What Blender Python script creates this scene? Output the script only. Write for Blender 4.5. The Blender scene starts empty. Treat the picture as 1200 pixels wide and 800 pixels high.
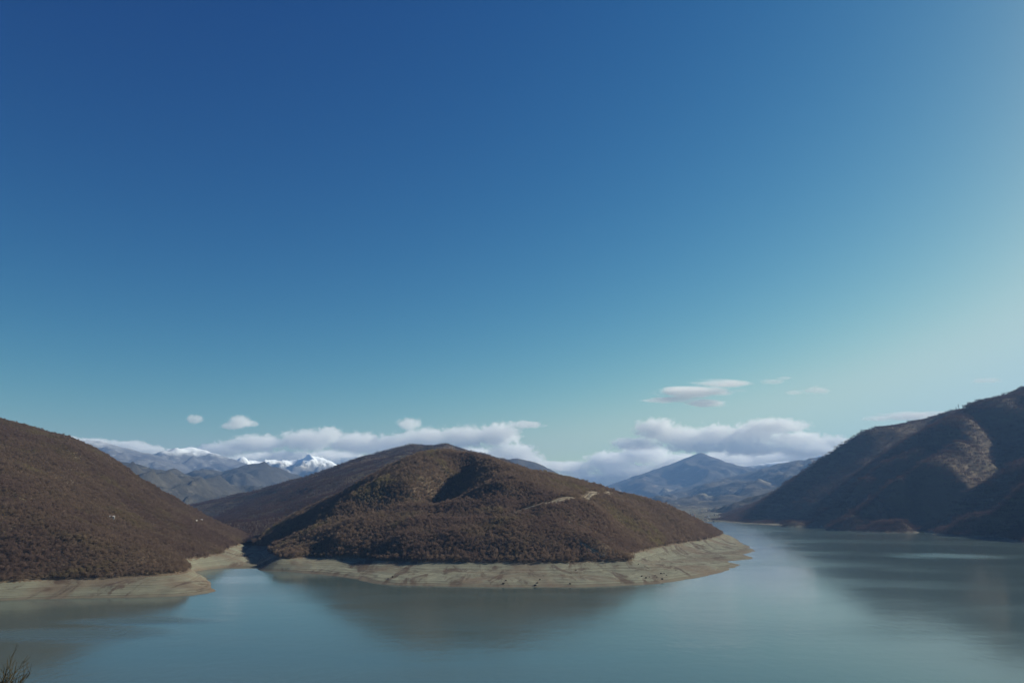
import bpy, bmesh, math, random
import numpy as np

random.seed(7)
rng = np.random.default_rng(11)
S = bpy.context.scene
COL = S.collection
R = math.radians

# ------------------------------------------------------------------ camera
F, HZ, CAM = 933.33, 588.0, 100.0          # focal length in photo pixels, horizon row, eye height over the lake
PITCH = math.atan((HZ - 400.0) / F)
cp, sp = math.cos(PITCH), math.sin(PITCH)


def ray(px, py):
    a, b = (px - 600.0) / F, -(py - 400.0) / F
    return a, cp - b * sp, sp + b * cp      # x, y, z


def P(px, py, d):
    x, y, z = ray(px, py)
    k = d / y
    return (x * k, d, CAM + z * k)


def PZ(px, py, h):
    x, y, z = ray(px, py)
    k = (h - CAM) / z
    return (x * k, y * k, h)


def to_px(p):
    x, y, z = p[:, 0], p[:, 1], p[:, 2] - CAM
    dep = y * cp + z * sp
    up = -y * sp + z * cp
    return 600 + F * x / dep, 400 - F * up / dep, dep


# ------------------------------------------------------------------ tagging
def tag(o, label, cat, group=None, kind=None):
    o['label'] = label
    o['category'] = cat
    if group:
        o['group'] = group
    if kind:
        o['kind'] = kind
    return o


def mesh_obj(name, verts, faces, mat=None, parent=None, smooth=False):
    m = bpy.data.meshes.new(name)
    m.from_pydata([tuple(v) for v in verts], [], [tuple(f) for f in faces])
    if mat:
        m.materials.append(mat)
    if smooth:
        m.polygons.foreach_set('use_smooth', [True] * len(m.polygons))
    o = bpy.data.objects.new(name, m)
    COL.objects.link(o)
    o.parent = parent
    return o


def grid_mesh(name, V, quads, mat):
    """numpy verts / quads to a smooth mesh object"""
    used = np.unique(quads)
    remap = np.full(len(V), -1)
    remap[used] = np.arange(len(used))
    V = V[used]
    quads = remap[quads]
    m = bpy.data.meshes.new(name)
    m.vertices.add(len(V))
    m.vertices.foreach_set('co', V.astype(np.float32).ravel())
    m.loops.add(quads.size)
    m.loops.foreach_set('vertex_index', quads.astype(np.int32).ravel())
    m.polygons.add(len(quads))
    m.polygons.foreach_set('loop_start', np.arange(0, quads.size, 4, dtype=np.int32))
    m.polygons.foreach_set('loop_total', np.full(len(quads), 4, dtype=np.int32))
    m.update(calc_edges=True)
    m.polygons.foreach_set('use_smooth', [True] * len(quads))
    m.materials.append(mat)
    o = bpy.data.objects.new(name, m)
    COL.objects.link(o)
    return o


# ------------------------------------------------------------------ noise
def _h(ix, iy, seed):
    n = (ix.astype(np.int64) * 374761393 + iy.astype(np.int64) * 668265263 + seed * 1442695041) & 0xffffffff
    n = ((n ^ (n >> 13)) * 1274126177) & 0xffffffff
    return ((n ^ (n >> 16)) & 0xffffff) / float(0xffffff)


def gnoise(x, y, seed=0):
    ix, iy = np.floor(x), np.floor(y)
    fx, fy = x - ix, y - iy
    u, v = fx ** 3 * (fx * (fx * 6 - 15) + 10), fy ** 3 * (fy * (fy * 6 - 15) + 10)

    def g(dx, dy):
        a = _h(ix + dx, iy + dy, seed) * 2 * np.pi
        return np.cos(a) * (fx - dx) + np.sin(a) * (fy - dy)
    return 1.5 * ((g(0, 0) * (1 - u) + g(1, 0) * u) * (1 - v) + (g(0, 1) * (1 - u) + g(1, 1) * u) * v)


def fbm(x, y, seed=0, octs=5, gain=0.5):
    s, a = 0, 1.0
    for k in range(octs):
        s = s + a * gnoise(x * 2 ** k, y * 2 ** k, seed + k * 17)
        a *= gain
    return s


def ridged(x, y, seed=0, octs=4, gain=0.5):
    s, a = 0, 1.0
    for k in range(octs):
        s = s + a * (1 - 2 * np.abs(gnoise(x * 2 ** k, y * 2 ** k, seed + k * 29)))
        a *= gain
    return s * 0.6


def sstep(a, b, x):
    t = np.clip((x - a) / (b - a), 0, 1)
    return t * t * (3 - 2 * t)


# ------------------------------------------------------------------ node helpers
class NT:
    def __init__(self, tree):
        self.t = tree
        self.n = tree.nodes
        self.l = tree.links

    def node(self, typ, **kw):
        n = self.n.new(typ)
        ins = kw.pop('ins', {})
        for k, v in kw.items():
            setattr(n, k, v)
        for k, v in ins.items():
            self.set(n, k, v)
        return n

    def set(self, n, k, v):
        s = n.inputs[k]
        if isinstance(v, bpy.types.NodeSocket):
            self.l.new(v, s)
        else:
            s.default_value = v

    def math(self, op, a, b=None, clamp=False):
        n = self.n.new('ShaderNodeMath')
        n.operation = op
        n.use_clamp = clamp
        self.set(n, 0, a)
        if b is not None:
            self.set(n, 1, b)
        return n.outputs[0]

    def vmath(self, op, a, b=None):
        n = self.n.new('ShaderNodeVectorMath')
        n.operation = op
        self.set(n, 0, a)
        if b is not None:
            self.set(n, 1, b)
        return n.outputs['Value'] if op in ('LENGTH', 'DOT_PRODUCT') else n.outputs[0]

    def noise(self, vec, scale, detail=4, rough=0.55, dist=0.0):
        n = self.node('ShaderNodeTexNoise', ins={'Scale': scale, 'Detail': detail, 'Roughness': rough, 'Distortion': dist})
        self.l.new(vec, n.inputs['Vector'])
        return n.outputs['Fac']

    def ramp(self, fac, stops, interp='LINEAR'):
        n = self.n.new('ShaderNodeValToRGB')
        n.color_ramp.interpolation = interp
        e = n.color_ramp.elements
        while len(e) < len(stops):
            e.new(0.5)
        for el, (p, c) in zip(e, stops):
            el.position = p
            el.color = (c[0], c[1], c[2], 1) if not isinstance(c, (int, float)) else (c, c, c, 1)
        self.l.new(fac, n.inputs[0])
        return n.outputs[0]

    def rng(self, v, a, b, c=0.0, d=1.0, smooth=True):
        n = self.n.new('ShaderNodeMapRange')
        n.interpolation_type = 'SMOOTHSTEP' if smooth else 'LINEAR'
        for k, q in zip(('Value', 'From Min', 'From Max', 'To Min', 'To Max'), (v, a, b, c, d)):
            self.set(n, k, q)
        return n.outputs[0]

    def mix(self, f, a, b, blend='MIX'):
        n = self.n.new('ShaderNodeMix')
        n.data_type = 'RGBA'
        n.blend_type = blend
        self.set(n, 0, f)
        for i, v in ((6, a), (7, b)):
            if isinstance(v, tuple) and len(v) == 3:
                v = v + (1,)
            self.set(n, i, v)
        return n.outputs[2]

    def scale(self, vec, sx, sy, sz):
        return self.vmath('MULTIPLY', vec, (sx, sy, sz))


def new_mat(name):
    m = bpy.data.materials.new(name)
    m.use_nodes = True
    m.node_tree.nodes.clear()
    n = NT(m.node_tree)
    out = n.node('ShaderNodeOutputMaterial')
    return m, n, out


def finish(n, out, color, rough=0.95, bump=None, strength=0.5, dist=1.0, spec=0.1):
    b = n.node('ShaderNodeBsdfPrincipled')
    n.set(b, 'Base Color', color if not (isinstance(color, tuple) and len(color) == 3) else color + (1,))
    n.set(b, 'Roughness', rough)
    n.set(b, 'Specular IOR Level', spec)
    if bump is not None:
        bp = n.node('ShaderNodeBump', ins={'Strength': strength, 'Distance': dist})
        n.l.new(bump, bp.inputs['Height'])
        n.l.new(bp.outputs[0], b.inputs['Normal'])
    n.l.new(b.outputs[0], out.inputs[0])
    return b


def pos(n):
    return n.node('ShaderNodeNewGeometry').outputs['Position']


# ------------------------------------------------------------------ materials
def mat_soil():
    m, n, out = new_mat('leaf_litter')
    p = pos(n)
    a = n.noise(p, 0.012, 4)
    b = n.noise(p, 0.25, 5, 0.7)
    c = n.ramp(a, [(0.3, (0.10, 0.074, 0.054)), (0.55, (0.12, 0.09, 0.062)), (0.72, (0.125, 0.11, 0.058))])
    c = n.mix(n.rng(b, 0.35, 0.7, 0, 0.55), c, (0.085, 0.060, 0.045))
    finish(n, out, c, 1, b, 0.8, 1.5)
    return m


def mat_tree(name, base, alt, olive):
    m, n, out = new_mat(name)
    p = pos(n)
    r = n.node('ShaderNodeObjectInfo').outputs['Random']
    a = n.noise(p, 0.009, 3, 0.6, 0.6)
    c = n.mix(n.rng(r, 0.0, 1.0, 0, 1, False), base, alt)
    c = n.mix(n.math('MULTIPLY', n.rng(a, 0.52, 0.72), n.rng(r, 0.1, 0.8, 0.45, 1.0)), c, olive)
    d_ = n.noise(n.vmath('ADD', p, (700., 300., 0)), 0.0045, 3, 0.6, 0.5)
    c = n.mix(n.rng(d_, 0.40, 0.64, 0, 0.6), c, tuple(q * f for q, f in zip(alt, (.80, .74, .86))))
    v = n.math('FRACT', n.math('MULTIPLY', r, 37.7))
    c = n.mix(1.0, c, n.ramp(v, [(0.0, 0.78), (0.8, 1.0), (1.0, 1.15)]), 'MULTIPLY')
    b = finish(n, out, c, 0.9, spec=0.15)
    t = n.node('ShaderNodeBsdfTranslucent', ins={'Color': c})      # fine sprays of twigs let light through
    mx = n.node('ShaderNodeMixShader', ins={0: .5})
    n.l.new(b.outputs[0], mx.inputs[1])
    n.l.new(t.outputs[0], mx.inputs[2])
    n.l.new(mx.outputs[0], out.inputs[0])
    return m


def mat_bank():
    m, n, out = new_mat('dried_mud')
    p = pos(n)
    sx = n.node('ShaderNodeSeparateXYZ')
    n.l.new(p, sx.inputs[0])
    z = sx.outputs['Z']
    warp = n.noise(p, 0.02, 3)
    zz = n.math('ADD', z, n.math('MULTIPLY', n.math('SUBTRACT', warp, 0.5), 1.2))
    w = n.node('ShaderNodeCombineXYZ')
    n.l.new(n.math('MULTIPLY', zz, 1.0), w.inputs[2])
    lines = n.noise(w.outputs[0], .85, 3, 0.85)
    big = n.noise(n.scale(p, 1, 0.6, 1), 0.011, 5, 0.6, 0.8)
    mid = n.noise(n.scale(p, 1.0, 0.16, 1), 0.04, 5, 0.65, 0.8)
    fine = n.noise(p, 0.6, 4, 0.7)
    c = n.ramp(lines, [(0.38, (0.085, 0.072, 0.055)), (0.47, (0.13, 0.125, 0.092)), (0.55, (0.185, 0.185, 0.142))])
    c = n.mix(n.rng(big, 0.47, 0.63, 0, 0.75), c, (0.125, 0.092, 0.068))
    c = n.mix(n.rng(mid, 0.52, 0.63, 0, 0.85), c, (0.07, 0.048, 0.037))
    c = n.mix(n.rng(zz, 2.6, 0.4, 0, 0.5), c, (0.13, 0.10, 0.075))
    c = n.mix(n.rng(fine, 0.55, 0.75, 0, 0.3), c, (0.15, 0.125, 0.095))
    h = n.math('ADD', n.math('MULTIPLY', lines, 1.2), n.math('MULTIPLY', fine, 0.5))
    finish(n, out, c, 0.95, h, 0.7, 1.2)
    return m


def mat_range(name, lo, hi, pale, scale=0.002, pale_amt=0.5, snow=None, seed=0.0, kf=1.75):
    """a distant wooded range: forest colours, pale clearings, snow above a height"""
    scale /= kf
    if snow:
        snow = (100 + (snow[0] - 100) * kf, snow[1] * kf, snow[2] * kf)
    m, n, out = new_mat(name)
    p = n.vmath('ADD', pos(n), (seed * 991.0, seed * 377.0, 0))
    a = n.noise(p, scale, 6, 0.62, 0.4)
    f = n.noise(p, scale * 14, 4, 0.7)
    c = n.mix(n.rng(a, 0.35, 0.65), lo, hi)
    c = n.mix(n.rng(f, 0.35, 0.7, 0, 0.5), c, tuple(0.55 * q for q in lo))
    cl = n.noise(n.scale(p, 1, 0.5, 1.5), scale * 4, 4, 0.55, 0.3)
    c = n.mix(n.rng(cl, 0.60, 0.68, 0, pale_amt), c, pale)
    h = n.math('ADD', n.math('MULTIPLY', a, 60.0), n.math('MULTIPLY', f, 14.0))
    if snow:
        s = n.node('ShaderNodeSeparateXYZ')
        n.l.new(pos(n), s.inputs[0])
        g = n.node('ShaderNodeNewGeometry')
        sn = n.noise(n.scale(p, 1.6, 0.8, 0.5), 0.006 / kf, 5, 0.65)
        lev = n.math('ADD', s.outputs['Z'], n.math('MULTIPLY', n.math('SUBTRACT', sn, 0.5), snow[1]))
        c = n.mix(n.rng(lev, snow[0], snow[0] + snow[2]), c, (0.82, 0.85, 0.88))
    finish(n, out, c, 1, h, 0.7, 1.0, spec=0.05)
    return m


def mat_plain(name, col, rough=0.8, amt=0.25, scale=3.0):
    m, n, out = new_mat(name)
    a = n.noise(pos(n), scale, 4, 0.65)
    c = n.mix(n.rng(a, 0.3, 0.7, 0, amt), col, tuple(q * 0.4 for q in col))
    finish(n, out, c, rough, a, 0.3, 0.2)
    return m


M_SOIL = mat_soil()
M_BANK = mat_bank()
M_TREE = mat_tree('bare_twigs', (0.24, 0.170, 0.120), (0.185, 0.130, 0.098), (0.24, 0.198, 0.098))
M_TREE_FAR_SHADED = mat_tree('bare_twigs_far_shaded', (0.115, 0.070, 0.066), (0.088, 0.054, 0.054), (0.118, 0.088, 0.058))  # same bare wood, darker and more purple: hillside shade put into the colour

# ------------------------------------------------------------------ terrain by scattered control points
def solve_rbf(ctrl, power=1.0, soft=.02):
    c = np.array(ctrl, float)
    xy, z = c[:, :2] / 1000.0, c[:, 2]
    n = len(c)
    d = np.sqrt(np.sum((xy[:, None] - xy[None]) ** 2, axis=2) + soft * soft)
    A = np.zeros((n + 3, n + 3))
    A[:n, :n] = -(d ** power)
    A[:n, n] = 1
    A[:n, n + 1:] = xy
    A[n, :n] = 1
    A[n + 1:, :n] = xy.T
    A[np.arange(n), np.arange(n)] += 0.006
    w = np.linalg.lstsq(A, np.concatenate([z, np.zeros(3)]), rcond=None)[0]

    def ev(X, Y):
        q = np.stack([X.ravel(), Y.ravel()], 1) / 1000.0
        o = np.empty(len(q))
        for i in range(0, len(q), 20000):
            s = q[i:i + 20000]
            dd = np.sqrt(np.sum((s[:, None] - xy[None]) ** 2, axis=2) + soft * soft)
            o[i:i + 20000] = -(dd ** power) @ w[:n] + w[n] + s @ w[n + 1:]
        return o.reshape(X.shape)
    return ev


def dens(line, step):
    """points along a 3D polyline at about step metres"""
    out = [line[0]]
    for a, b in zip(line[:-1], line[1:]):
        a, b = np.array(a), np.array(b)
        k = max(1, int(round(np.linalg.norm((b - a)[:2]) / step)))
        out += [tuple(a + (b - a) * i / k) for i in range(1, k + 1)]
    return out


def offset(line, dist, z):
    """a copy of a shoreline pushed outwards (to its right as it is walked)"""
    L = np.array(line)
    out = []
    for i in range(len(L)):
        a, b = L[max(i - 1, 0)], L[min(i + 1, len(L) - 1)]
        t = (b - a)[:2]
        t = t / (np.linalg.norm(t) + 1e-9)
        out.append((L[i][0] + t[1] * dist, L[i][1] - t[0] * dist, z))
    return out


def under(line, dz):
    return [(x, y, z - dz) for x, y, z in line]


class Land:
    def __init__(self, ctrl, bounds, res, noise, seed, tree_z=15.0, shore_noise=1.0, terrace=0):
        self.ev = solve_rbf(ctrl, 1.0, .015 if res < 8 else .03)
        self.bounds, self.res, self.noise, self.seed, self.tree_z, self.sn = bounds, res, noise, seed, tree_z, shore_noise
        x0, x1, y0, y1 = bounds
        self.xs = np.arange(x0, x1 + res, res)
        self.ys = np.arange(y0, y1 + res, res)
        X, Y = np.meshgrid(self.xs, self.ys)
        Z = self.ev(X, Y)
        amp, L, amp2, L2 = noise
        up = sstep(tree_z, tree_z + 2.2 * amp + 10, Z)
        wx, wy = X + L * .35 * gnoise(X / L / 1.7, Y / L / 1.7, seed + 90), Y + L * .35 * gnoise(X / L / 1.7, Y / L / 1.7, seed + 91)
        Z = Z + up * (amp * (.2 + .8 * sstep(tree_z + 5, tree_z + 9 * amp + 30, Z)) * (ridged(wx / L, wy / L, seed) - 0.25) + amp2 * fbm(X / L2, Y / L2, seed + 5, 4))
        Z = Z + (1 - up) * sstep(-9, 3, Z) * shore_noise * (0.9 * fbm(X / 38., Y / 38., seed + 8, 4) + .5 * ridged(X / 22., Y / 60., seed + 9, 3))
        if terrace:
            q = Z + .5 * fbm(X / 120., Y / 120., seed + 31, 2)
            st = terrace * (1 + .35 * gnoise(X / 260., Y / 260., seed + 33))
            Z = Z + (1 - up) * sstep(.1, .8, Z) * (.92 * st / (2 * np.pi) * np.sin(2 * np.pi * q / st) + .3 * st / (2 * np.pi) * np.sin(2 * np.pi * q / st * 2.7 + 1))
        self.X, self.Y, self.Z = X, Y, Z

    def h(self, x, y):
        fx = np.clip((x - self.xs[0]) / self.res, 0, len(self.xs) - 1.001)
        fy = np.clip((y - self.ys[0]) / self.res, 0, len(self.ys) - 1.001)
        ix, iy = fx.astype(int), fy.astype(int)
        u, v = fx - ix, fy - iy
        Z = self.Z
        return (Z[iy, ix] * (1 - u) + Z[iy, ix + 1] * u) * (1 - v) + (Z[iy + 1, ix] * (1 - u) + Z[iy + 1, ix + 1] * u) * v

    def build(self, hill_name, hill_label, bank_label, hill_mat, bank_mat, cat='hill', bank_name='shore_bank', keep=None):
        ny, nx = self.Z.shape
        V = np.stack([self.X.ravel(), self.Y.ravel(), self.Z.ravel()], 1)
        i = np.arange(ny * nx).reshape(ny, nx)
        q = np.stack([i[:-1, :-1], i[:-1, 1:], i[1:, 1:], i[1:, :-1]], -1).reshape(-1, 4)
        zq = V[q][:, :, 2].mean(1)
        ok = V[q][:, :, 2].max(1) > -7
        if keep is not None:
            ok &= keep(V[q].mean(1))
        bank = zq < self.tree_z
        hill = grid_mesh(hill_name, V, q[ok & ~bank], hill_mat)
        tag(hill, hill_label, cat, kind='structure')
        if bank_label:
            b = grid_mesh(bank_name, V, q[ok & bank], bank_mat)
            tag(b, bank_label, 'shore', kind='structure')
        return hill

    def ray_hit(self, px, py, d0, d1, n=400):
        """first point of this land seen along a photo pixel"""
        x, y, z = ray(px, py)
        d = np.linspace(d0, d1, n)
        X, Zr = x / y * d, CAM + z / y * d
        H = self.h(X, d)
        k = np.argmax(H >= Zr)
        if H[k] < Zr[k]:
            k = int(np.argmin(Zr - H))
        return (X[k], d[k], H[k])

    def scatter(self, spacing, extra=None, zmin=None, margin=120, drop=None):
        x0, x1, y0, y1 = self.bounds
        gx, gy = np.meshgrid(np.arange(x0, x1, spacing), np.arange(y0, y1, spacing))
        x = (gx + rng.uniform(-.5, .5, gx.shape) * spacing).ravel()
        y = (gy + rng.uniform(-.5, .5, gy.shape) * spacing).ravel()
        z = self.h(x, y)
        p = np.stack([x, y, z], 1)
        u, v, dep = to_px(p)
        zt = (self.tree_z if zmin is None else zmin) + 1.3 * gnoise(x / 25., y / 25., self.seed + 3) + 1.5 * np.maximum(0, gnoise(x / 9., y / 9., self.seed + 4))
        ok = (z > zt) & (u > -margin) & (u < 1200 + margin)
        # leave out what stands on the far side of the crest, well out of sight
        vis = np.ones(len(p), bool)
        idx = np.where(ok)[0]
        px_, py_, pz_ = x[idx], y[idx], z[idx] + 14
        vv = np.ones(len(idx), bool)
        for t in np.linspace(0.5, 0.985, 26):
            hx, hy = px_ * t, py_ * t
            ins = (hx > x0) & (hx < x1) & (hy > y0) & (hy < y1)
            zl = CAM + 100 + (pz_ - CAM - 100) * t
            vv &= ~(ins & (self.h(hx, hy) > zl + 6))
        vis[idx] = vv
        ok &= vis | (u > 1e9 if self.res > 5 else u < 1e9)
        if extra is not None:
            ok &= extra(p, u, v)
        return p[ok]


# ------------------------------------------------------------------ trees
def tree_proto(seed, twigs=90, crown_w=0.34, low=0.22):
    """bare deciduous tree one unit tall: tapered trunk, limbs, sprays of twigs"""
    r = random.Random(seed)
    V, Fc = [], []

    def limb(a, b, ra, rb, sides=4):
        a, b = np.array(a), np.array(b)
        d = b - a
        d = d / np.linalg.norm(d)
        u = np.cross(d, [0.3, 0.9, 0.2])
        u /= np.linalg.norm(u)
        w = np.cross(d, u)
        s = len(V)
        for q, rr in ((a, ra), (b, rb)):
            for k in range(sides):
                t = 2 * math.pi * k / sides
                V.append(tuple(q + rr * (math.cos(t) * u + math.sin(t) * w)))
        for k in range(sides):
            Fc.append((s + k, s + (k + 1) % sides, s + sides + (k + 1) % sides, s + sides + k))
    lean = (r.uniform(-.05, .05), r.uniform(-.05, .05))
    limb((0, 0, -0.15), (lean[0], lean[1], .5), .028, .018)
    limb((lean[0], lean[1], .5), (lean[0] * 2, lean[1] * 2, .9), .018, .005, 3)
    for k in range(7):
        t = k * 2.4 + r.random()
        z0 = r.uniform(.22, .6)
        L = r.uniform(.2, .34)
        a = (lean[0] * z0 * 2, lean[1] * z0 * 2, z0)
        limb(a, (a[0] + L * math.cos(t) * .85, a[1] + L * math.sin(t) * .85, z0 + L * r.uniform(.6, 1.1)), .012, .003, 3)
    # lumps that make the crown uneven
    lumps = [(r.uniform(-.2, .2), r.uniform(-.2, .2), r.uniform(.45, .82), r.uniform(.16, .26)) for _ in range(5)]
    lumps.append((lean[0], lean[1], .62, crown_w))
    for k in range(twigs):
        lx, ly, lz, lr = r.choice(lumps)
        t, ct = r.uniform(0, 2 * math.pi), r.uniform(-.7, 1)
        st = math.sqrt(max(0, 1 - ct * ct))
        rad = lr * r.uniform(.45, 1.0)
        n = np.array([st * math.cos(t), st * math.sin(t), ct])
        c = np.array([lx, ly, lz]) + n * rad * np.array([1, 1, 1.15])
        if c[2] < low:
            continue
        d = n * .6 + np.array([r.uniform(-.5, .5), r.uniform(-.5, .5), r.uniform(.1, 1.0)])
        d /= np.linalg.norm(d)
        w = np.cross(d, [r.uniform(-1, 1), r.uniform(-1, 1), r.uniform(-1, 1)])
        w /= np.linalg.norm(w) + 1e-6
        L, wd = r.uniform(.09, .18), r.uniform(.006, .016)
        s = len(V)
        V.extend([tuple(c - d * L * .6 - w * wd * .3), tuple(c - d * L * .2 + w * wd), tuple(c + d * L), tuple(c - d * L * .1 - w * wd)])
        Fc.append((s, s + 1, s + 2, s + 3))
    return V, Fc


def clump_proto(seed, n=7, spread=1.3, twigs=26):
    """several far-off trees standing together, about one unit tall"""
    r = random.Random(seed)
    V, Fc = [], []
    for k in range(n):
        v, f = tree_proto(seed * 50 + k, twigs)
        a, s = r.uniform(0, 6.3), r.uniform(.7, 1.1)
        ox, oy = r.uniform(-spread, spread), r.uniform(-spread, spread)
        b = len(V)
        # broader twig sprays: at this distance only the mass shows
        V += [((x * math.cos(a) - y * math.sin(a)) * s * 1.15 + ox, (x * math.sin(a) + y * math.cos(a)) * s * 1.15 + oy, z * s) for x, y, z in v]
        Fc += [tuple(b + q for q in ff) for ff in f]
    return V, Fc


PROTOS = [tree_proto(k, 230, .30 + .03 * (k % 3)) for k in range(6)]
CLUMPS = [clump_proto(k + 100) for k in range(5)]
STANDS = [clump_proto(k + 200, 18, 1.75, 30) for k in range(5)]


def forest(name, pts, scl, protos, mat, label, cat='forest'):
    """one woodland: every tree of it an instance spread over its own hillside"""
    V, Fc, kind = [], [], []
    for k, (v, f) in enumerate(protos):
        b = len(V)
        V += v
        Fc += [tuple(b + q for q in ff) for ff in f]
        kind += [k + 1] * len(v)
    n0, N = len(V), len(pts)
    V += [tuple(p) for p in pts]
    kind += [0] * N
    o = mesh_obj(name, V, Fc, mat)
    me = o.data

    def attr(nm, typ, first, vals):
        a = me.attributes.new(nm, typ, 'POINT')
        a.data.foreach_set('value', np.concatenate([np.full(n0, first), vals]).astype(np.int32 if typ == 'INT' else np.float32))
    a = me.attributes.new('kind', 'INT', 'POINT')
    a.data.foreach_set('value', np.array(kind, np.int32))
    attr('variant', 'INT', 0, rng.integers(0, len(protos), N))
    attr('spin', 'FLOAT', 0, rng.uniform(0, 6.283, N))
    attr('size', 'FLOAT', 1, scl)
    t = bpy.data.node_groups.new(name + '_planting', 'GeometryNodeTree')
    t.interface.new_socket('Geometry', in_out='INPUT', socket_type='NodeSocketGeometry')
    t.interface.new_socket('Geometry', in_out='OUTPUT', socket_type='NodeSocketGeometry')
    gi, go = t.nodes.new('NodeGroupInput'), t.nodes.new('NodeGroupOutput')

    def named(nm, typ):
        q = t.nodes.new('GeometryNodeInputNamedAttribute')
        q.data_type = typ
        q.inputs['Name'].default_value = nm
        return q.outputs['Attribute']
    kd = named('kind', 'INT')

    def sep(k):
        c = t.nodes.new('FunctionNodeCompare')
        c.data_type = 'INT'
        c.operation = 'EQUAL'
        t.links.new(kd, [s for s in c.inputs if s.name == 'A' and s.type == 'INT'][0])
        [s for s in c.inputs if s.name == 'B' and s.type == 'INT'][0].default_value = k
        s = t.nodes.new('GeometryNodeSeparateGeometry')
        s.domain = 'POINT'
        t.links.new(gi.outputs[0], s.inputs['Geometry'])
        t.links.new(c.outputs[0], s.inputs['Selection'])
        return s.outputs['Selection']
    j = t.nodes.new('GeometryNodeJoinGeometry')
    for k in range(len(protos)):
        g = t.nodes.new('GeometryNodeGeometryToInstance')
        t.links.new(sep(k + 1), g.inputs[0])
        t.links.new(g.outputs[0], j.inputs[0])
    ip = t.nodes.new('GeometryNodeInstanceOnPoints')
    t.links.new(sep(0), ip.inputs['Points'])
    t.links.new(j.outputs[0], ip.inputs['Instance'])
    ip.inputs['Pick Instance'].default_value = True
    t.links.new(named('variant', 'INT'), ip.inputs['Instance Index'])
    cx = t.nodes.new('ShaderNodeCombineXYZ')
    t.links.new(named('spin', 'FLOAT'), cx.inputs[2])
    t.links.new(cx.outputs[0], ip.inputs['Rotation'])
    t.links.new(named('size', 'FLOAT'), ip.inputs['Scale'])
    t.links.new(ip.outputs[0], go.inputs[0])
    md = o.modifiers.new('planting', 'NODES')
    md.node_group = t
    tag(o, label, cat, kind='stuff')
    return o


# ------------------------------------------------------------------ HILL beside the inlet
TZ = 15.0
wl = [PZ(-420, 745, 0), PZ(-200, 716, 0), PZ(-60, 705, 0), PZ(0, 703, 0), PZ(80, 701, 0), PZ(150, 700, 0), PZ(215, 698, 0), PZ(253, 693, 0), PZ(243, 684.5, 0), PZ(232, 676, 0),
      PZ(224, 669, 0), PZ(238, 667, 0), PZ(262, 665, 0), PZ(285, 664, 0)]
tl = [PZ(-420, 706, TZ), PZ(-200, 690, TZ), PZ(-60, 683, TZ), PZ(0, 683, TZ), PZ(60, 679, TZ), PZ(120, 677, TZ), PZ(180, 675, TZ), PZ(220, 671, TZ), PZ(226, 667, TZ),
      PZ(214, 658, TZ), PZ(235, 654, TZ), PZ(262, 648, TZ), PZ(282, 646, 6), PZ(300, 641, 6), PZ(285, 636, TZ), PZ(300, 631, TZ)]
crest = [P(-420, 420, 1500), P(-200, 455, 1500), P(-60, 485, 1500), P(0, 499, 1500), P(40, 509, 1520), P(80, 521, 1550), P(120, 540, 1600), P(145, 557, 1640), P(170, 571, 1680), P(200, 588, 1720),
         P(222, 599, 1760), P(240, 605, 1800), P(268, 614, 2000), P(300, 623, 2200)]
ctrl = dens(wl, 45) + dens(offset(wl, 30, -9), 60) + dens(offset(wl, 90, -22), 90) + dens(tl, 45) + dens(under(crest, 14), 70)
ctrl += [P(-60, 560, 1120), P(0, 570, 1130), P(60, 592, 1150), P(130, 610, 1230), P(190, 627, 1300), P(232, 640, 1400), P(265, 633, 1600),
         P(0, 620, 1000), P(80, 628, 1010), P(150, 640, 1040), P(200, 652, 1060)]
ctrl += [(x, 1900 + 60 * k, max(20, 215 - 120 * k)) for k in range(3) for x in (-1500, -1200, -1000)] + [(-820, 2000, 90), (-760, 2300, 40), (-1400, 2500, 30)]
LH = Land(ctrl, (-1500, -330, 780, 2350), 3.5, (9.0, 210, 3.0, 60), 3, TZ, 1.0, 1.7)
LH.build('hill', 'brown wooded hill with a bare forested slope running down to the pale point by the inlet',
         'pale mud point and bank below the wooded hill beside the narrow inlet', M_SOIL, M_BANK)

# ------------------------------------------------------------------ HEADLAND in the middle
wl = [P(299, 652, 1480), PZ(302, 662, 0), PZ(309, 665, 0), PZ(325, 668.5, 0), PZ(350, 671, 0), PZ(380, 674, 0), PZ(405, 677, 0), PZ(430, 682, 0), PZ(455, 685, 0), PZ(520, 687, 0), PZ(600, 688, 0), PZ(680, 688, 0),
      PZ(730, 686, 0), PZ(770, 684, 0), PZ(805, 679, 0), PZ(835, 673, 0), PZ(855, 668, 0), PZ(869, 661.5, 0), PZ(860, 659, 0), PZ(868, 656, 0), PZ(884, 654.5, 0), PZ(879, 651, 0), PZ(876, 648.5, 0), PZ(886, 645, 0),
      PZ(881, 641, 0), PZ(870, 636, 0), PZ(860, 630, 0), PZ(853, 625.5, 0), PZ(846, 620, 0)]
wl[0] = (wl[0][0], wl[0][1], 3.0)
wl += [(620, 3000, 0), (380, 3000, 0)]
tl = [PZ(304, 646, 9), PZ(316, 652.5, TZ), PZ(340, 650.5, TZ), PZ(375, 652, TZ), PZ(430, 654, TZ), PZ(470, 657, TZ), PZ(530, 658.5, TZ), PZ(600, 659, TZ), PZ(660, 659, TZ), PZ(700, 657.5, TZ), PZ(722, 653.5, TZ), PZ(745, 647.5, TZ),
      PZ(775, 640.5, TZ), PZ(800, 636, TZ), PZ(828, 631.5, TZ), PZ(842, 628, TZ), PZ(847, 624.5, TZ)]
tl += [(560, 2550, TZ), (420, 2650, TZ), (250, 2650, TZ)]
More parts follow.
